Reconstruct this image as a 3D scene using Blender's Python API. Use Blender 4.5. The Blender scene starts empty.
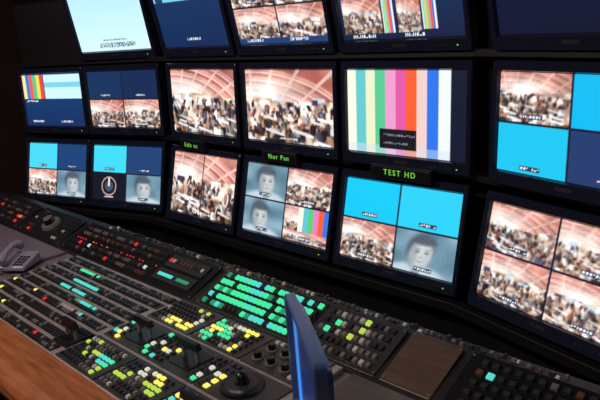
import bpy, bmesh, math, random
import numpy as np
from mathutils import Matrix, Vector
random.seed(7)
scene=bpy.context.scene
scene.view_settings.view_transform='Standard'
scene.view_settings.look='None'
EYE=1.75
S=0.8
# ------------------------------------------------------------ helpers
def lin(c):
    out=[]
    for v in c[:3]:
        v=v/255.0
        out.append(v/12.92 if v<=0.04045 else ((v+0.055)/1.055)**2.4)
    return out
def mat(name,rgb,rough=0.5,metal=0.0,noise=0.0,nscale=30,emit=None,estr=0.0,bump=0.0,stretch=None):
    m=bpy.data.materials.new(name);m.use_nodes=True
    nt=m.node_tree;b=nt.nodes['Principled BSDF']
    c=lin(rgb)
    b.inputs['Base Color'].default_value=(*c,1)
    b.inputs['Roughness'].default_value=rough
    b.inputs['Metallic'].default_value=metal
    if noise>0 or bump>0:
        tc=nt.nodes.new('ShaderNodeTexCoord');mp=nt.nodes.new('ShaderNodeMapping')
        nz=nt.nodes.new('ShaderNodeTexNoise');nz.inputs['Scale'].default_value=nscale;nz.inputs['Detail'].default_value=5
        if stretch: mp.inputs['Scale'].default_value=stretch
        nt.links.new(tc.outputs['Object'],mp.inputs[0]);nt.links.new(mp.outputs[0],nz.inputs['Vector'])
        if noise>0:
            r=nt.nodes.new('ShaderNodeValToRGB')
            r.color_ramp.elements[0].position=0.3;r.color_ramp.elements[1].position=0.7
            r.color_ramp.elements[0].color=(*[x*(1-noise) for x in c],1)
            r.color_ramp.elements[1].color=(*[min(1,x*(1+noise)) for x in c],1)
            nt.links.new(nz.outputs['Fac'],r.inputs[0]);nt.links.new(r.outputs[0],b.inputs['Base Color'])
        if bump>0:
            bp=nt.nodes.new('ShaderNodeBump');bp.inputs['Strength'].default_value=bump;bp.inputs['Distance'].default_value=0.002
            nt.links.new(nz.outputs['Fac'],bp.inputs['Height']);nt.links.new(bp.outputs[0],b.inputs['Normal'])
    if emit:
        b.inputs['Emission Color'].default_value=(*lin(emit),1)
        b.inputs['Emission Strength'].default_value=estr
    return m
M={}
M['bezel']=mat('bezel_plastic',(26,30,50),0.22,0.0,0.15,40)  # blue in the base colour stands in for sheen from the screens
M['case']=mat('casing_black',(16,14,17),0.5,0,0.2,20)
M['rack']=mat('rack_black_paint',(14,12,17),0.5,0,0.25,8)
M['deck']=mat('deck_grey_metal',(150,143,144),0.36,0.25,0.15,25)
M['strip']=mat('strip_black',(16,16,20),0.32,0,0.2,40)
M['panel']=mat('panel_dark',(36,35,40),0.34,0.2,0.2,25)
M['mod']=mat('module_charcoal',(54,52,56),0.36,0.2,0.15,30)
M['key']=mat('key_grey',(104,100,104),0.45,0,0.1,60)
M['keyd']=mat('key_dark',(40,39,46),0.4,0,0.1,60)
M['keyl']=mat('key_pale',(190,186,180),0.5,0,0.1,60)
M['keyb']=mat('key_brown',(96,54,38),0.5,0,0.1,60)
M['knob']=mat('knob_black',(10,10,12),0.3,0,0.1,60)
M['wood']=mat('desk_wood',(148,88,54),0.36,0,0.35,6,bump=0.1,stretch=(1,9,9))
M['woodp']=mat('wood_plate',(84,66,58),0.36,0,0.25,6,stretch=(1,8,8))
M['top']=mat('desk_laminate',(108,98,110),0.42,0,0.12,12)
M['phone']=mat('phone_plastic',(128,128,152),0.3,0,0.05,30)
M['silver']=mat('silver_plastic',(84,112,168),0.22,0.5,0.08,30)
M['paper']=mat('paper',(205,200,190),0.8,0,0.05,30)
M['g']=mat('key_lit_green',(30,90,60),0.4,emit=(70,232,160),estr=1.0)
M['gd']=mat('key_dim_green',(30,90,60),0.4,emit=(40,170,120),estr=0.6)
M['t']=mat('key_lit_teal',(30,90,90),0.4,emit=(84,220,205),estr=0.95)
M['y']=mat('key_lit_yellow',(120,110,40),0.4,emit=(250,232,104),estr=1.1)
M['yg']=mat('key_lit_lime',(110,120,40),0.4,emit=(190,225,84),estr=0.85)
M['o']=mat('key_lit_amber',(120,70,20),0.4,emit=(240,150,50),estr=0.7)
M['r']=mat('led_red',(120,20,20),0.4,emit=(235,40,40),estr=0.9)
M['w']=mat('key_lit_white',(150,150,140),0.4,emit=(220,225,205),estr=0.75)
M['ledg']=mat('led_text_green',(20,80,20),0.4,emit=(130,225,80),estr=0.85)

def link(o,parent=None):
    bpy.context.collection.objects.link(o)
    if parent: o.parent=parent
    return o
def empty(name,mtx=None,parent=None):
    e=bpy.data.objects.new(name,None);e.empty_display_size=0.1
    link(e,parent)
    if mtx is not None: e.matrix_world=mtx
    return e
class MB:
    def __init__(s): s.v=[];s.f=[];s.m=[];s.mats=[]
    def mi(s,k):
        if k not in s.mats: s.mats.append(k)
        return s.mats.index(k)
    def raw(s,vs,fs,k):
        b=len(s.v);s.v+= [tuple(v) for v in vs];i=s.mi(k)
        for f in fs: s.f.append([b+a for a in f]);s.m.append(i)
    def box(s,x0,x1,y0,y1,z0,z1,k,taper=0.0,mtx=None):
        t=taper
        vs=[(x0,y0,z0),(x1,y0,z0),(x1,y1,z0),(x0,y1,z0),(x0+t,y0+t,z1),(x1-t,y0+t,z1),(x1-t,y1-t,z1),(x0+t,y1-t,z1)]
        if mtx is not None: vs=[mtx@Vector(v) for v in vs]
        s.raw(vs,[(3,2,1,0),(4,5,6,7),(0,1,5,4),(1,2,6,5),(2,3,7,6),(3,0,4,7)],k)
    def cyl(s,cx,cy,z0,z1,r0,r1,k,n=20,mtx=None):
        vs=[];
        for z,r in ((z0,r0),(z1,r1)):
            for i in range(n):
                a=2*math.pi*i/n;vs.append((cx+r*math.cos(a),cy+r*math.sin(a),z))
        if mtx is not None: vs=[mtx@Vector(v) for v in vs]
        fs=[(i,(i+1)%n,n+(i+1)%n,n+i) for i in range(n)]+[tuple(range(n,2*n)),tuple(range(n-1,-1,-1))]
        s.raw(vs,fs,k)
    def dome(s,cx,cy,z0,r,k,n=20,rings=6):
        vs=[];fs=[]
        for j in range(rings):
            ph=math.pi/2*j/rings
            for i in range(n):
                a=2*math.pi*i/n;vs.append((cx+r*math.cos(ph)*math.cos(a),cy+r*math.cos(ph)*math.sin(a),z0+r*math.sin(ph)))
        vs.append((cx,cy,z0+r))
        for j in range(rings-1):
            for i in range(n): fs.append((j*n+i,j*n+(i+1)%n,(j+1)*n+(i+1)%n,(j+1)*n+i))
        for i in range(n): fs.append(((rings-1)*n+i,(rings-1)*n+(i+1)%n,len(vs)-1))
        s.raw(vs,fs,k)
    def obj(s,name,parent=None,bevel=0,smooth=False):
        me=bpy.data.meshes.new(name);me.from_pydata(s.v,[],s.f);me.update()
        for k in s.mats: me.materials.append(M[k])
        me.polygons.foreach_set('material_index',s.m)
        if smooth: me.polygons.foreach_set('use_smooth',[True]*len(s.f))
        o=bpy.data.objects.new(name,me);link(o,parent)
        if bevel:
            b=o.modifiers.new('bevel','BEVEL');b.width=bevel;b.segments=2;b.limit_method='ANGLE'
        return o
# ------------------------------------------------------------ screen painting
def C(*a): return np.array(a,float)
def grid(h,w):
    y,x=np.mgrid[0:h,0:w];return (y+.5)/h,(x+.5)/w
def down(img,k):
    h,w=img.shape[0]//k,img.shape[1]//k
    return img[:h*k,:w*k].reshape(h,k,w,k,3).mean((1,3))
def blur(img,a=.25):
    p=np.pad(img,((1,1),(1,1),(0,0)),mode='edge')
    n=(p[:-2,1:-1]+p[2:,1:-1]+p[1:-1,:-2]+p[1:-1,2:])/4
    return img*(1-a)+n*a
def sm(v,s): return 1/(1+np.exp(-np.clip(v/s,-30,30)))
def lownoise(h,w,n,rg):
    a=rg.rand(n+2,n+2);y=np.linspace(0,n,h);x=np.linspace(0,n,w)
    yi=y.astype(int);xi=x.astype(int);fy=(y-yi)[:,None];fx=(x-xi)[None,:]
    fy=fy*fy*(3-2*fy);fx=fx*fx*(3-2*fx)
    A=a[yi][:,xi];B=a[yi][:,xi+1];Cc=a[yi+1][:,xi];Dd=a[yi+1][:,xi+1]
    return A*(1-fy)*(1-fx)+B*(1-fy)*fx+Cc*fy*(1-fx)+Dd*fy*fx
def newsroom(h0,w0,seed=0):
    K=3;h,w=h0*K,w0*K
    rg=np.random.RandomState(seed);y,x=grid(h,w)
    img=np.zeros((h,w,3))
    cx,cy=rg.uniform(-.05,.3),rg.uniform(.9,1.1)
    img[:]=C(172,108,98);img+=((lownoise(h,w,5,rg)-.5)*60)[...,None]
    r=np.hypot((x-cx)*.95,(y-cy)*1.1)
    for r0 in (.42,.55,.68,.8,.92,1.04,1.16):
        m=(np.abs(r-r0)<.010)[...,None];img=np.where(m,C(232,204,194),img)
        m=(np.abs(r-r0-.04)<.02)[...,None];img=np.where(m,C(198,144,132),img)
    a=np.arctan2(cy-y,(x-cx));s2=(np.sin(a*26+seed)>0.92)[...,None];img=np.where(s2,C(214,172,162),img)
    glow=np.clip(1-np.hypot((x-cx-.15)*1.4,(y-.34)*2.6)*1.3,0,1)[...,None];img=img*(1-glow)+C(250,244,238)*glow
    hz=.40+.05*np.sin(x*4+seed)+.03*lownoise(h,w,6,rg)
    b=(y>hz)[...,None]
    back=C(190,164,150)+((lownoise(h,w,14,rg)-.5)*130)[...,None]*C(1,1,1)
    img=np.where(b,back,img)
    for i in range(16):
        px,py=rg.rand(),.4+.13*rg.rand();ww,hh=rg.uniform(.02,.07),rg.uniform(.02,.05)
        m=(np.abs(x-px)<ww)&(np.abs(y-py)<hh);img[m]=C(*[(240,240,240),(230,228,222),(60,56,76),(200,220,235),(245,228,205)][rg.randint(5)])
    pal=[C(234,230,226),C(44,34,38),C(244,242,238),C(116,80,64),C(58,50,60),C(204,184,166),C(150,84,68),C(240,238,234),C(38,32,36),C(184,138,108),C(90,88,110),C(150,146,150),C(126,112,92)]
    N=115
    for i in range(N):
        f=i/N
        fy=.43+.55*f**1.15;px=rg.rand();sc=.03+.08*f
        c=pal[rg.randint(len(pal))]*rg.uniform(.8,1.0);lean=rg.uniform(-.6,.6)
        xx=x-px-lean*(y-fy)*.5
        sw=sc*(.36+.16*rg.rand())
        t=np.clip((y-fy)/(sc*1.7),0,1)
        body=(np.abs(xx)<sw*(.75+.35*np.sin(t*3.1)))&(y>fy)&(y<fy+sc*1.8)
        img[body]=c
        sh=body&(xx>sw*.3);img[sh]=img[sh]*.66
        leg=(np.abs(xx)<sw*.7)&(y>=fy+sc*1.8)&(y<fy+sc*3.0);img[leg]=pal[rg.choice([1,4,8,10])]
        hd=(xx/(sc*.17))**2+((y-fy+sc*.25)/(sc*.28))**2<1
        img[hd]=C(188,140,114) if rg.rand()<.5 else C(60,44,40)
    for i in range(9):
        px,py=rg.rand(),.66+.32*rg.rand();m=(np.abs(x-px)<rg.uniform(.04,.12))&(np.abs(y-py-(x-px)*.3)<.018);img[m]=C(*[(240,238,236),(216,202,186),(225,232,240)][rg.randint(3)])
    img=img*(.84+.30*lownoise(h,w,7,rg))[...,None]
    img=blur(down(img,K),.45)
    img=(img-128)*1.08+136
    img*=(0.95+.10*rg.rand(h0,w0,1))
    return np.clip(img,0,255)
def face(h0,w0,seed=0):
    K=2;h,w=h0*K,w0*K
    rg=np.random.RandomState(seed);y,x=grid(h,w)
    img=np.zeros((h,w,3));img[:]=C(110,144,162)
    img+=((lownoise(h,w,3,rg)-.5)*60)[...,None]
    def bl(m,c,a=1.0):
        nonlocal img
        m=(m*a)[...,None];img=img*(1-m)+C(*c)*m
    def el(cx,cy,rx,ry,s=.12): return sm(1-((x-cx)/rx)**2-((y-cy)/ry)**2,s)
    cx,cy=.47+rg.uniform(-.06,.06),.50+rg.uniform(-.03,.03);tl=rg.uniform(-.05,.16)
    x=x-(.5-y)*tl
    bl(el(cx,1.14,.55,.36),(186,204,214));bl(el(cx+.02,.98,.07,.2),(120,140,156),.8)
    bl(el(cx,.76,.10,.17),(144,162,172))
    bl(el(cx-.01,cy-.08,.225,.39,.2),(66,74,88))
    bl(el(cx+.02,cy+.04,.185,.345,.2),(200,206,204))
    bl(el(cx-.10,cy+.08,.07,.26,.5),(134,148,158),.75)
    bl(el(cx+.12,cy+.10,.05,.22,.6),(168,180,184),.6)
    bl(el(cx+.02,cy-.27,.18,.09,.3),(70,80,94),.9)
    for ex in (-.065,.085):
        bl(el(cx+.02+ex,cy-.005,.036,.020,.5),(66,72,86),.9);bl(el(cx+.02+ex,cy-.07,.05,.012,.5),(92,98,110),.75)
    bl(el(cx+.035,cy+.09,.014,.07,.5),(156,166,172),.6);bl(el(cx+.03,cy+.13,.03,.018,.5),(130,142,150),.65)
    bl(el(cx+.025,cy+.22,.052,.016,.5),(142,116,124),.85);bl(el(cx+.03,cy+.345,.09,.03,.5),(160,172,178),.7)
    img=blur(down(img,K),.3)
    return np.clip(img*(0.96+.08*rg.rand(h0,w0,1)),0,255)
def flat(h,w,c,c2=None):
    y,x=grid(h,w);img=np.zeros((h,w,3));img[:]=C(*c)
    if c2 is not None: img=img*(1-y[...,None])+C(*c2)*y[...,None]
    return img
CY=(20,190,232);NV=(22,46,86);DK=(14,26,52)
def bars(h,w,cols=None):
    cols=cols or [(238,232,196),(120,205,205),(226,190,90),(110,200,120),(226,110,170),(236,84,50),(50,110,216),(225,235,240)]
    img=np.zeros((h,w,3))
    n=len(cols)
    for i,c in enumerate(cols): img[:,int(i*w/n):int((i+1)*w/n)]=C(*c)
    return img
def paste(img,sub,x0,y0):
    h,w=sub.shape[:2];img[y0:y0+h,x0:x0+w]=sub
def caption(img,x0,x1,y0,y1,c=(232,238,246),seed=0,bg=None):
    H,W=img.shape[:2];rg=np.random.RandomState(seed)
    a,b,c0,d=int(x0*W),int(x1*W),int(y0*H),max(int(y0*H)+1,int(y1*H))
    if bg is not None: img[max(0,c0-1):d+1,max(0,a-1):b+1]=C(*bg)
    xx=a
    while xx<b:
        l=rg.randint(1,3);
        for yy in range(c0,d):
            if rg.rand()<.8: img[yy,xx:min(b,xx+l)]=C(*c)
        xx+=l+1
def quadsplit(a,b,c,d,H=84,W=132,gap=1,capt=True,seed=0):
    img=np.zeros((H,W,3));img[:]=C(20,24,44)
    h,w=H//2-gap,W//2-gap
    for k,(fn,(ox,oy)) in enumerate(zip((a,b,c,d),((0,0),(W//2+gap,0),(0,H//2+gap),(W//2+gap,H//2+gap)))):
        paste(img,fn(h,w),ox,oy)
        if capt: caption(img,(ox+w*.38)/W,(ox+w*.64)/W,(oy+h*.87)/H,(oy+h*.92)/H,seed=seed+k,bg=(50,56,80))
    return img
def full(fn,H=84,W=132): return fn(H,W)
nr=lambda s:(lambda h,w:newsroom(h,w,s))
fcn=lambda s:(lambda h,w:face(h,w,s))
fl=lambda c,c2=None:(lambda h,w:flat(h,w,c,c2))
def clock(h,w):
    img=flat(h,w,(16,22,34));y,x=grid(h,w);r=np.hypot((x-.5)*w/h,y-.48)
    img[(r<.36)&(r>.31)]=C(190,150,140);img[r<.2]=C(60,80,100)
    img[(r<.3)&(np.abs(x-.5)<.02)&(y<.5)]=C(230,230,230)
    return img
def test_hd(H=84,W=132):
    img=np.zeros((H,W,3));img[:]=C(14,22,44)
    w=int(W*.88);paste(img,bars(H,w,[(238,236,214),(96,190,196),(222,226,190),(84,190,140),(222,150,196),(214,84,160),(232,90,48),(228,196,190),(44,110,220),(225,235,240)]),0,0)
    img[int(H*.90):,:w]=img[int(H*.90):,:w]*.5+C(200,210,225)*.5
    img[int(H*.7):int(H*.93),int(W*.3):int(W*.62)]=C(20,18,26)
    caption(img,.34,.6,.76,.78,seed=3,c=(130,134,150));caption(img,.34,.56,.85,.87,seed=4,c=(130,134,150))
    return img
SCR={}
def build_screens():
    a=flat(84,132,(176,222,240),(205,236,246));
    caption(a,.3,.8,.86,.95,c=(20,30,50),seed=1);caption(a,.36,.7,.8,.83,c=(20,60,90),seed=2);SCR[(1,1)]=a
    a=flat(84,132,(20,52,92),(16,40,84));a[:int(84*.3),:int(132*.62)]=C(120,196,226);a[int(84*.12):int(84*.3),4:20]=C(30,60,90);caption(a,.4,.6,.86,.9,seed=3);SCR[(1,2)]=a
    a=quadsplit(nr(11),nr(12),nr(13),nr(14));a[int(84*.92):]=C(30,60,110);caption(a,.1,.3,.94,.97,seed=3);caption(a,.6,.8,.94,.97,seed=5);SCR[(1,3)]=a
    a=flat(84,132,(22,64,104),(20,30,62));paste(a,newsroom(34,44,21),4,44);a[44:78,50:62]=bars(34,12);paste(a,newsroom(30,24,22),66,48);paste(a,bars(26,14),92,50)
    caption(a,.08,.42,.40,.44,seed=6);caption(a,.6,.9,.30,.34,seed=7);caption(a,.6,.8,.4,.43,seed=8);caption(a,.1,.3,.95,.98,seed=9);caption(a,.55,.7,.95,.98,seed=9);SCR[(1,4)]=a
    a=flat(84,132,(15,25,58),(11,18,44));caption(a,.04,.12,.5,.54,seed=6);caption(a,.5,.66,.5,.53,seed=7);SCR[(1,5)]=a
    SCR[(1,6)]=flat(84,132,(18,30,66))
    a=flat(84,132,(24,66,112),(18,44,92));
    paste(a,bars(38,48,[(236,220,150),(60,120,200),(236,90,80),(80,190,140),(230,210,90),(220,70,60)]),0,2);a[2:40,50:130]=C(196,232,244);a[14:22,50:130]=C(120,200,226)
    caption(a,.04,.25,.5,.54,seed=1);caption(a,.1,.3,.9,.94,seed=2);caption(a,.6,.8,.9,.94,seed=3);SCR[(2,0)]=a
    SCR[(2,1)]=quadsplit(fl((20,48,88)),fl((18,40,78)),nr(31),nr(32),seed=5)
    a=full(nr(41));caption(a,.4,.6,.93,.96,seed=3);SCR[(2,2)]=a
    a=full(nr(42));caption(a,.4,.6,.93,.96,seed=4);SCR[(2,3)]=a
    SCR[(2,4)]=test_hd()
    SCR[(2,5)]=quadsplit(nr(51),fl((10,176,226)),fl((26,186,226)),fl((34,56,104)),seed=9)
    SCR[(2,6)]=quadsplit(fl(NV),nr(52),fl(CY),nr(53),seed=10)
    SCR[(3,0)]=quadsplit(fl((70,205,232)),fl((26,62,112)),nr(61),fcn(1),seed=11)
    SCR[(3,1)]=quadsplit(fl((60,205,232)),fl((30,62,110)),clock,fcn(2),seed=12)
    a=full(nr(71));a[:, 64:66]=C(60,30,40);caption(a,.4,.7,.94,.97,seed=5);SCR[(3,2)]=a
    def fb(h,w):
        i=newsroom(h,w,81);i[:,w//3:]=bars(h,w-w//3,[(240,235,220),(90,190,200),(90,190,120),(225,120,180),(232,90,50),(50,110,215)]);i[int(h*.7):,:]=newsroom(h-int(h*.7),w,82);return i
    SCR[(3,3)]=quadsplit(fcn(3),nr(83),fcn(4),fb,seed=13)
    SCR[(3,4)]=quadsplit(fl((16,190,232)),fl((40,196,232)),nr(91),fcn(5),seed=14)
    SCR[(3,5)]=quadsplit(nr(95),nr(96),nr(97),nr(98),seed=15)
    SCR[(3,6)]=quadsplit(nr(99),nr(100),fl(CY),nr(101),seed=16)
build_screens()
ms=bpy.data.materials.new('screen_panel');ms.use_nodes=True
nt=ms.node_tree;b=nt.nodes['Principled BSDF'];at=nt.nodes.new('ShaderNodeAttribute');at.attribute_name='picture'
b.inputs['Base Color'].default_value=(0.01,0.01,0.012,1);b.inputs['Roughness'].default_value=0.3
nt.links.new(at.outputs['Color'],b.inputs['Emission Color']);b.inputs['Emission Strength'].default_value=1.22
def screen(name,img,w,h,parent,z=0.0):
    H,W=img.shape[:2]
    xs=np.linspace(-w/2,w/2,W);ys=np.linspace(h/2,-h/2,H)
    X,Y=np.meshgrid(xs,ys);co=np.stack([X,Y,np.full_like(X,z)],-1).reshape(-1,3)
    idx=np.arange(H*W).reshape(H,W)
    f=np.stack([idx[1:,:-1],idx[1:,1:],idx[:-1,1:],idx[:-1,:-1]],-1).reshape(-1,4)
    me=bpy.data.meshes.new(name)
    me.vertices.add(len(co));me.vertices.foreach_set('co',co.astype(np.float32).ravel())
    me.loops.add(f.size);me.loops.foreach_set('vertex_index',f.astype(np.int32).ravel())
    me.polygons.add(len(f));me.polygons.foreach_set('loop_start',np.arange(0,f.size,4,dtype=np.int32))
    me.update(calc_edges=True)
    ca=me.color_attributes.new('picture','FLOAT_COLOR','POINT')
    v=np.clip(img/255.0,0,1);l=np.where(v<=0.04045,v/12.92,((v+0.055)/1.055)**2.4)
    l=np.concatenate([l,np.ones((H,W,1))],-1).astype(np.float32)
    ca.data.foreach_set('color',l.ravel());me.materials.append(ms)
    return link(bpy.data.objects.new(name,me),parent)
# ------------------------------------------------------------ wall geometry (three facets, concave)
D=2.5*S
cols=[v*S for v in [-5.3920,-4.7325,-4.6567,-3.9794,-3.7657,-3.0908,-2.9902,-2.2914,-2.1928,-1.5069,-1.3322,-0.653,-0.553,0.126]]
aL,oL,aR,oR=0.2760,-0.0555*S,-0.2355,0.0153*S
xjL=(cols[3]+cols[4])/2;xjR=(cols[9]+cols[10])/2
L=0.4053*S
rows={1:(-0.0123*S,-0.1332*S,0.1705),2:(0,-0.6857*S,-0.0543),3:(0.1219*S,-1.2222*S,-0.2573)}
def facet(col):
    if col<2: return aL,Vector((xjL,D-oL)),xjL
    if col<5: return 0.0,Vector((0,D)),0.0
    return aR,Vector((xjR,D-oR)),xjR
def wpt(col,s,d,z):
    a,o,xj=facet(col);dr=Vector((math.cos(a),math.sin(a)));n=Vector((math.sin(a),-math.cos(a)))
    q=o+dr*(s-xj)+n*d
    return Vector((q.x,q.y,z+EYE))
def isect(o1,a1,o2,a2,d):
    p=o1+Vector((math.sin(a1),-math.cos(a1)))*d;q=o2+Vector((math.sin(a2),-math.cos(a2)))*d
    u=Vector((math.cos(a1),math.sin(a1)));v=Vector((math.cos(a2),math.sin(a2)))
    w=q-p;den=u.x*v.y-u.y*v.x;t=(w.x*v.y-w.y*v.x)/den
    return p+u*t
def path(d,s0,s1):
    fL,fM,fR=facet(0),facet(3),facet(6)
    j1=isect(fL[1],fL[0],fM[1],0,d);j2=isect(fM[1],0,fR[1],fR[0],d)
    e0=wpt(0,s0,d,0);e1=wpt(6,s1,d,0)
    return [(e0.x,e0.y),tuple(j1),tuple(j2),(e1.x,e1.y)]
def sweep(name,prof,k,s0=-4.42,s1=0.2,parent=None,bevel=0):
    ps=[path(d,s0,s1) for d,z in prof];n=len(prof);vs=[];fs=[]
    for i in range(4):
        for j in range(n): vs.append((ps[j][i][0],ps[j][i][1],prof[j][1]))
    for i in range(3):
        for j in range(n): fs.append((i*n+j,i*n+(j+1)%n,(i+1)*n+(j+1)%n,(i+1)*n+j))
    fs.append(tuple(range(n)));fs.append(tuple(range(4*n-1,3*n-1,-1)))
    mb=MB();mb.raw(vs,fs,k);o=mb.obj(name,parent,bevel)
    bm=bmesh.new();bm.from_mesh(o.data);bmesh.ops.recalc_face_normals(bm,faces=bm.faces);bm.to_mesh(o.data);bm.free()
    return o
rack=empty('monitor_rack')
sweep('rear_plate',[(-.16,0.0),(-.13,0.0),(-.13,2.35),(-.16,2.35)],'rack',parent=rack)
sweep('base_cabinet',[(-.125,0.0),(.02,0.0),(.02,.64),(.12,.66),(.12,.70),(-.125,.70)],'rack',parent=rack,bevel=.004)
sweep('top_beam',[(-.125,2.06),(.08,2.06),(.10,2.2),(-.125,2.2)],'rack',parent=rack,bevel=.004)
zr=[EYE-0.207*S,EYE-0.758*S]
for i,z in enumerate(zr): sweep('shelf_%d'%(i+1),[(-.125,z-.012),(-.02,z-.012),(-.02,z+.012),(-.125,z+.012)],'rack',parent=rack)
def monitor(name,w,h,mtx,img,k='bezel',ml=.027,mt=.04,mbm=.05,depth=.07,arm=True):
    e=empty(name,mtx)
    m=MB()
    ox0,ox1,oy0,oy1=-w/2-ml,w/2+ml,-h/2-mbm,h/2+mt
    r=.012;fl_=depth*.43
    def ring(x0,x1,y0,y1,z,r):
        out=[]
        for (cx,cy,a0) in ((x1-r,y1-r,0),(x0+r,y1-r,90),(x0+r,y0+r,180),(x1-r,y0+r,270)):
            for t in range(4):
                a=math.radians(a0+t*30);out.append((cx+r*math.cos(a),cy+r*math.sin(a),z))
        return out
    rings=[ring(ox0+.03,ox1-.03,oy0+.03,oy1-.03,-depth,.01),ring(ox0+.012,ox1-.012,oy0+.012,oy1-.012,-depth*.55,r),ring(ox0,ox1,oy0,oy1,-fl_,r),ring(ox0,ox1,oy0,oy1,.010,r),ring(ox0+.004,ox1-.004,oy0+.004,oy1-.004,.014,r),
           ring(-w/2-.006,w/2+.006,-h/2-.006,h/2+.006,.012,.003),ring(-w/2,w/2,-h/2,h/2,-.002,.001)]
    vs=[v for g in rings for v in g];n=16;fs=[]
    for j in range(len(rings)-1):
        for i in range(n): fs.append((j*n+i,j*n+(i+1)%n,(j+1)*n+(i+1)%n,(j+1)*n+i))
    fs.append(tuple(range(n-1,-1,-1)))
    m.raw(vs,fs,k);m.obj('casing',e)
    q=MB();by=-h/2-mbm*.55
    for i in range(5): q.box(w/2-.14+i*.02,w/2-.127+i*.02,by-.003,by+.003,.0135,.016,'keyd',.001)
    q.box(w/2-.03,w/2-.025,by-.002,by+.002,.0135,.0155,'ledg')
    q.box(-.03,.03,-h/2-mbm*.6,-h/2-mbm*.35,.0135,.0148,'keyd')
    if arm: q.box(-.05,.05,-.05,.05,-depth-.03,-depth+.005,'case')
    q.obj('controls',e)
    screen('screen',img,w,h,e,0.0)
    return e
def mon_matrix(row,col):
    db,zb,t=rows[row]
    s0,s1=cols[2*col],cols[2*col+1]
    bl=wpt(col,s0,db,zb);br=wpt(col,s1,db,zb)
    tl=wpt(col,s0,db+L*math.sin(t),zb+L*math.cos(t))
    X=(br-bl).normalized();Y=(tl-bl).normalized();Z=X.cross(Y)
    c=(bl+br)/2+(tl-bl)/2
    m=Matrix((X,Y,Z)).transposed().to_4x4();m.translation=c
    return m,(br-bl).length
MM={}
for row in (1,2,3):
    for col in range(7):  # last column is out of view, added for its light on the right
        if (row,col) not in SCR: continue
        m,w=mon_matrix(row,col);MM[(row,col)]=(m,w)
        monitor('video_monitor',w,L,m,SCR[(row,col)],mt=.036,mbm=.05)
def umd(row,col,txt,off=0.0,wd=.22,up=0):
    m,w=MM[(row,col)]
    e=empty('tally_display',m@Matrix.Translation((off,-L/2-.062+up,.03)))
    q=MB();hh=.026
    q.box(-wd/2,wd/2,-hh,hh,-.01,.02,'bezel')
    q.box(-wd/2+.006,wd/2-.006,-hh+.006,hh-.006,.0195,.0215,'strip')
    q.obj('housing',e,.003)
    tc=bpy.data.curves.new('text','FONT');tc.body=txt;tc.size=.031;tc.align_x='CENTER';tc.align_y='CENTER';tc.extrude=.0005
    tc.space_character=1.3
    tc.materials.append(M['ledg']);o=bpy.data.objects.new('led_text',tc);link(o,e);o.location=(0,0,.0222)
umd(2,2,'Edit nc',-.06,.2);umd(2,3,'Nor Pan',-.02,.22);umd(2,4,'TEST HD',.02,.28)
# ------------------------------------------------------------ control desk
desk=empty('control_desk')
q=MB()
q.box(-4.35,1.3,.66,1.49,.69,.73,'top')
q.obj('worktop',desk,.004)
q=MB()
q.box(-4.35,-2.94,.72,1.24,.7301,.745,'top');q.obj('side_top',desk,.004)
q=MB();q.box(-1.12,1.3,.72,1.24,.7301,.747,'woodp');q.obj('wood_top',desk,.004)
prof=[(.718,.758)]
for i in range(9):
    a=math.radians(90+i*22.5);prof.append((.60+.055*math.cos(a),.71+.048*math.sin(a)))
prof+=[(.70,.662),(.70,.7301),(.718,.7301)]
vs=[];n=len(prof)
for x in (-4.35,1.3):
    for y,z in prof: vs.append((x,y,z))
q=MB();q.raw(vs,[(i,(i+1)%n,n+(i+1)%n,n+i) for i in range(n)]+[tuple(range(n-1,-1,-1)),tuple(range(n,2*n))],'wood');q.obj('timber_nosing',desk)
q=MB()
for x in (-4.3,-2.6,-.9,.8): q.box(x,x+.06,.75,1.45,0,.69,'case')
q.box(-4.3,1.25,1.40,1.44,.05,.69,'case')
q.obj('legs',desk,.004)
y0,z0,y1,z1=1.27,.735,1.45,.81
cons=desk
mb=MB();pr=[(y0-.02,.7301),(y0-.02,z0-.004),(y1,z1-.006),(y1+.05,z1-.006),(y1+.05,.5),(y1+.042,.5),(y1+.042,.7301)]
n=len(pr);vs=[(x,a,b) for x in (-4.35,1.3) for a,b in pr]
mb.raw(vs,[(i,n+i,n+(i+1)%n,(i+1)%n) for i in range(n)]+[tuple(range(n)),tuple(range(2*n-1,n-1,-1))],'case');mb.obj('upstand',cons,.003)
PY=Vector((0,y1-y0,z1-z0));PL=PY.length;PY.normalize();PN=Vector((1,0,0)).cross(PY)
def pmat(x): 
    m=Matrix((Vector((1,0,0)),PY,PN)).transposed().to_4x4();m.translation=Vector((x,y0,z0));return m
def keys(q,x0,y0,nx,ny,dx,dy,kw,kh,fn,z=.006,hgt=.007):
    for i in range(nx):
        for j in range(ny):
            k=fn(i,j)
            if k is None: continue
            q.box(x0+i*dx,x0+i*dx+kw,y0+j*dy,y0+j*dy+kh,z,z+hgt,k,.0018)
def rnd(*opts):
    ks=[o[0] for o in opts];ws=[o[1] for o in opts]
    return lambda i,j:random.choices(ks,ws)[0]
def panel(name,x0,x1,k='panel'):
    e=empty(name,pmat(x0),cons);q=MB();q.box(0,x1-x0,0,PL,0,.006,k);q.obj('faceplate',e,.0015)
    q=MB()
    for sx in (.008,x1-x0-.008):
        for sy in (.012,PL-.012): q.cyl(sx,sy,.006,.008,.004,.0035,'key',10)
    q.obj('screws',e)
    return e,x1-x0
e,w=panel('intercom_panel',-4.3,-3.62)
q=MB();keys(q,.04,.03,20,4,.031,.038,.02,.018,rnd(('keyd',8),('r',.5),('key',2),('keyb',2),('o',.25)));q.obj('keys',e)
e,w=panel('joystick_panel',-3.58,-3.1)
q=MB();q.cyl(.24,.10,.006,.02,.055,.05,'key',28);q.cyl(.24,.10,.02,.05,.03,.026,'knob',24);q.cyl(.24,.10,.05,.054,.026,.02,'key',24)
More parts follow.
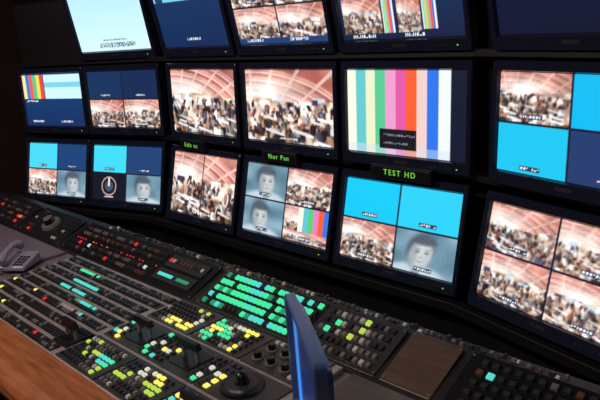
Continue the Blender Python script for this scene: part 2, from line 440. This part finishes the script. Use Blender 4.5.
keys(q,.03,.02,4,6,.026,.028,.017,.016,rnd(('keyd',4),('keyl',.7),('r',.3),('keyb',1)));keys(q,.35,.02,4,6,.026,.028,.017,.016,rnd(('keyd',4),('keyl',.7),('gd',.2)));q.obj('controls',e)
e,w=panel('router_panel',-3.05,-1.97,'strip')
q=MB()
for j in range(2): keys(q,.03,.02+j*.095,32,2,.0225,.034,.015,.018,rnd(('keyd',6),('key',3),('r',.35),('keyb',1),('w',.15)))
for i in range(28): q.box(.034+i*.026,.042+i*.026,.086,.091,.006,.009,random.choice(['r','r','keyd','keyd','keyd','o']))
q.box(.78,1.04,.03,.09,.006,.012,'keyd');q.box(.78,1.04,.105,.17,.006,.012,'keyd')
q.box(.80,.90,.052,.068,.012,.0135,'t');q.box(.93,1.01,.052,.068,.012,.0135,'gd')
for i in range(10): q.box(.79+i*.024,.805+i*.024,.13,.148,.012,.016,random.choice(['r','keyd','keyd','keyl','keyb']),.001)
q.obj('keys',e)
e,w=panel('crosspoint_panel',-1.93,-1.07,'mod')
q=MB();q.box(.02,.545,.01,PL-.01,.006,.0075,'strip')
for j in range(5):
    keys(q,.028,.016+j*.035,21,1,.0242,.03,.018,.021,rnd(('g',7 if j in (1,2,3) else 2.5),('t',2),('gd',2),('keyd',.6 if j in (1,2,3) else 4)),z=.0075,hgt=.008)
    keys(q,.57,.016+j*.035,11,1,.0245,.03,.017,.02,rnd(('g' ,.3 if j!=2 else 2),('yg',.5),('key',4),('keyl',1.3),('keyd',3)),hgt=.008)
q.obj('keys',e)
e,w=panel('blank_panel',-1.05,-.88,'woodp')
e,w=panel('audio_panel',-.85,.1,'strip')
q=MB();
for j in range(5): keys(q,.04,.018+j*.035,28,1,.032,.04,.02,.02,rnd(('keyd',10),('key',1),('keyb',.3),('t',.2),('gd',.6),('r',.1)))
q.obj('keys',e)
# ------------------------------------------------------------ vision mixer
vm=empty('vision_mixer')
q=MB();q.box(-2.82,-1.16,.722,1.245,.7302,.750,'deck');q.obj('deck',vm,.004)
ZT=.750
q=MB()
NR=9;ys=[.73+i*.057 for i in range(NR)]
for j,y in enumerate(ys):
    xr=-2.0+.02*(j%3)
    q.box(-2.80,xr,y,y+.040,ZT,ZT+.003,'strip')
    n=int((xr+2.80)/.0205)
    for i in range(n):
        x=-2.796+i*.0205
        for s in range(2):
            k='keyd' if random.random()<.8 else 'key'
            if j in (5,6) and 12<i<23 and s==0 and random.random()<.9: k='t'
            if j in (7,) and 8<i<18 and s==1 and random.random()<.9: k='g'
            if j in (3,4) and 22<i<31 and s==1 and random.random()<.85: k=random.choice(['t','gd','keyl'])
            if random.random()<.008: k=random.choice('yr')
            q.box(x,x+.0155,y+.004+s*.017,y+.018+s*.017,ZT+.003,ZT+.009,k,.0015)
q.obj('bus_rows',vm)
q=MB()
def lever(x,y,wd=.10):
    z=ZT+.005
    q.box(x-wd/2,x+wd/2,y-.05,y+.05,z,z+.004,'strip')
    for sx in (-.35,.35): q.box(x+sx*wd-.005,x+sx*wd+.005,y-.005,y+.005,z+.004,z+.048,'key')
    q.box(x-wd*.5,x+wd*.5,y-.011,y+.011,z+.046,z+.068,'knob',.004)
def module(x,y,w,h,kind):
    q.box(x,x+w,y,y+h,ZT,ZT+.005,'mod')
    z=ZT+.005
    if kind=='keys':
        nx=int((w-.016)/.0215);ny=int((h-.016)/.0235)
        pal=random.choice([(('y',3),('yg',2),('g',1.5),('w',1),('key',3),('keyd',6)),(('g',3),('t',3),('keyd',6),('key',3),('yg',1)),(('y',3),('o',.6),('w',2),('g',1),('keyd',6),('key',3),('yg',1))])
        grp={}
        def fn(i,j):
            g=(i//3,j//2)
            if g not in grp: grp[g]=random.choices([o[0] for o in pal],[o[1] for o in pal])[0]
            return grp[g] if random.random()<.70 else random.choice(['keyd','key','keyd','keyl'])
        keys(q,x+.010,y+.010,nx,ny,.0215,.0235,.0145,.0145,fn,z,.007)
    elif kind=='tbar':
        keys(q,x+.010,y+.010,3,int((h-.016)/.0235),.0225,.0235,.0155,.0155,rnd(('y',2),('w',1),('t',1),('keyd',5)),z,.007)
        keys(q,x+.205,y+.010,2,int((h-.016)/.0235),.0225,.0235,.0155,.0155,rnd(('g',2),('w',1),('keyd',5)),z,.007)
        lever(x+.14,y+h*.5,.10)
    elif kind=='knobs':
        for i in range(3):
            for j in range(2):
                cx,cy=x+.04+i*.06,y+.04+j*.06
                q.cyl(cx,cy,z,z+.004,.019,.019,'key',18);q.cyl(cx,cy,z+.004,z+.022,.013,.011,'knob',18)
        keys(q,x+.015,y+h-.026,9,1,.024,.03,.017,.014,rnd(('g',2),('keyd',4),('keyl',2)),z,.006)
        keys(q,x+.195,y+.012,2,4,.024,.03,.017,.018,rnd(('keyl',2),('keyd',4),('t',1)),z,.006)
    elif kind=='ball':
        cx,cy=x+w*.5,y+h*.5
        q.cyl(cx,cy,z,z+.008,.066,.062,'knob',32);q.cyl(cx,cy,z+.008,z+.014,.05,.044,'keyd',32)
        q.cyl(cx,cy,z+.014,z+.03,.022,.018,'knob',20);q.dome(cx,cy,z+.03,.018,'knob')
        keys(q,x+.008,y+.008,2,5,.024,.03,.017,.018,rnd(('y',2),('keyd',4),('w',1)),z,.006)
mx=[-1.96,-1.70,-1.44];my=[.73,.905,1.08]
kinds=[['keys','tbar','keys'],['keys','tbar','keys'],['tbar','ball','knobs']]
for i,x in enumerate(mx):
    for j,y in enumerate(my):
        module(x,y,.25,.16,kinds[i][j])
lever(-2.02,.82,.09)
q.obj('modules',vm)
# ------------------------------------------------------------ telephone
ph=empty('desk_telephone',Matrix.Translation((-2.94,1.02,.7455))@Matrix.Rotation(math.radians(35),4,'Z')@Matrix.Scale(.80,4))
q=MB();pr=[(-.09,0),(-.09,.025),(.09,.06),(.09,0)];n=4
vs=[(x,a,b) for x in (-.08,.08) for a,b in pr]
q.raw(vs,[(0,4,5,1),(1,5,6,2),(2,6,7,3),(3,7,4,0),(0,1,2,3),(7,6,5,4)],'phone');q.obj('base',ph,.008)
q=MB();sl=math.atan2(.035,.18);mk=Matrix.Translation((0,-.09,.025))@Matrix.Rotation(sl,4,'X')
for i in range(3):
    for j in range(4): q.box(.0+i*.022,.015+i*.022,.02+j*.026,.036+j*.026,0,.005,'keyd',.001,mk)
q.obj('keypad',ph)
def tube(name,pts,r,k,parent,radii=None):
    cu=bpy.data.curves.new(name,'CURVE');cu.dimensions='3D';cu.bevel_depth=r;cu.bevel_resolution=4;cu.use_fill_caps=True;cu.resolution_u=6
    sp=cu.splines.new('NURBS');sp.points.add(len(pts)-1)
    for i,p in enumerate(pts): sp.points[i].co=(*p,1);sp.points[i].radius=radii[i] if radii else 1
    sp.use_endpoint_u=True;sp.order_u=4;cu.materials.append(M[k]);o=bpy.data.objects.new(name,cu);link(o,parent);return o
tube('handset',[(-.05,-.105,.058),(-.05,-.085,.068),(-.05,-.06,.09),(-.05,0,.108),(-.05,.06,.115),(-.05,.09,.10),(-.05,.11,.085)],.02,'phone',ph,[1.25,1.4,.85,.75,.85,1.4,1.25])
pts=[];
for i in range(90):
    t=i/89;a=i*1.1;bx=-.05-.12*math.sin(t*math.pi);by=-.11+.12*t
    pts.append((bx+.006*math.cos(a),by,.014+.006*math.sin(a)+.03*(1-t)**4))
tube('coiled_cord',pts,.0022,'phone',ph)
# ------------------------------------------------------------ desk flat monitor, nearly edge-on
A=Vector((-1.085,.985,EYE-.640));B=Vector((-.785,.775,EYE-.640))
X=(B-A).normalized();Y=Vector((0,0,1));Z=X.cross(Y);wd=(B-A).length
c=(A+B)/2-Vector((0,0,.155));mm=Matrix((X,Y,Z)).transposed().to_4x4();mm.translation=c
yy_,xx_=grid(60,84);im=np.zeros((60,84,3));im[:]=C(10,22,58);im+=np.exp(-((xx_-.12)/.1)**2)[...,None]*C(40,110,150)+(yy_[...,None])*C(6,14,40)  # blue reflection streak and soft glow painted into the screen's emission
e=monitor('desk_monitor',wd-.036,.27,mm,im,'silver',.018,.016,.026,.030,arm=False)
q=MB();q.box(-.035,.035,-.17,.0,-.042,-.026,'bezel');q.box(-.08,.08,-.200,-.19,-.06,.04,'bezel');q.box(-.03,.03,-.192,-.12,-.05,-.034,'bezel');q.obj('stand',e,.004)
# ------------------------------------------------------------ clutter behind the console
q=MB()
for i in range(110):
    x=-2.9+i*.021+random.uniform(-.006,.006);k=random.choice(['key','keyd','paper','keyd','keyb','key','keyd','keyd'])
    h=random.uniform(.004,.012);y=1.464+random.uniform(0,.02);q.box(x,x+random.uniform(.007,.016),y,y+.012,.804,.804+h,k,.0015)
q.obj('patch_connectors',desk)
# ------------------------------------------------------------ room
M['floor']=mat('floor_carpet',(30,30,36),.9,0,.3,60,bump=.3)
M['wall']=mat('wall_dark_paint',(44,18,18),.8,0,.15,6)
M['ceil']=mat('ceiling_dark',(24,24,28),.9,0,.15,6)
def slab(name,x0,x1,y0,y1,z0,z1,k):
    q=MB();q.box(x0,x1,y0,y1,z0,z1,k);q.obj(name)
slab('floor',-5.6,3.2,-2.6,3.4,-.1,0,'floor')
slab('ceiling',-5.6,3.2,-2.6,3.4,2.9,3.0,'ceil')
slab('wall_back',-5.6,3.2,3.4,3.5,0,2.9,'wall')
slab('wall_front',-5.6,3.2,-2.7,-2.6,0,2.9,'wall')
slab('wall_left',-5.7,-5.6,-2.6,3.4,0,2.9,'wall')
slab('wall_right',3.2,3.3,-2.6,3.4,0,2.9,'wall')
# ------------------------------------------------------------ lights
def area(name,loc,target,size,power,col):
    e=empty(name,Matrix.Translation(loc))
    ld=bpy.data.lights.new('lamp','AREA');ld.size=size;ld.energy=power;ld.color=col;ld.shape='DISK'
    o=bpy.data.objects.new('lamp',ld);link(o,e)
    o.rotation_euler=(Vector(target)-Vector(loc)).to_track_quat('-Z','Y').to_euler()
    q=MB();q.cyl(0,0,.03,.15,size*.6,size*.4,'case',24);q.obj('housing',e)
area('ceiling_spotlight',(-2.4,-.2,2.75),(-2.2,1.0,.75),.25,34,(1,.82,.68))
area('ceiling_spotlight',(-.9,-.4,2.75),(-1.2,1.1,.75),.25,19,(1,.84,.74))
area('ceiling_spotlight',(-4.0,.3,2.75),(-3.6,1.1,.75),.25,12,(1,.75,.7))
w=bpy.data.worlds.new('world');scene.world=w;w.use_nodes=True;w.node_tree.nodes['Background'].inputs[0].default_value=(.01,.012,.02,1);w.node_tree.nodes['Background'].inputs[1].default_value=1
# ------------------------------------------------------------ camera
fpx,pitch,roll,yaw=1.2969*500,0.2755,-0.0801,0.8028
fw=Vector((-math.sin(yaw)*math.cos(pitch),math.cos(yaw)*math.cos(pitch),-math.sin(pitch)))
r=Vector((math.cos(yaw),math.sin(yaw),0));u=r.cross(fw)
r2=r*math.cos(roll)+u*math.sin(roll);u2=-r*math.sin(roll)+u*math.cos(roll)
cd=bpy.data.cameras.new('camera');cd.sensor_width=36;cd.lens=fpx*36/600;cd.clip_start=.02
cam=bpy.data.objects.new('camera',cd);link(cam)
m=Matrix((r2,u2,-fw)).transposed().to_4x4();m.translation=Vector((0,0,EYE));cam.matrix_world=m
scene.camera=cam
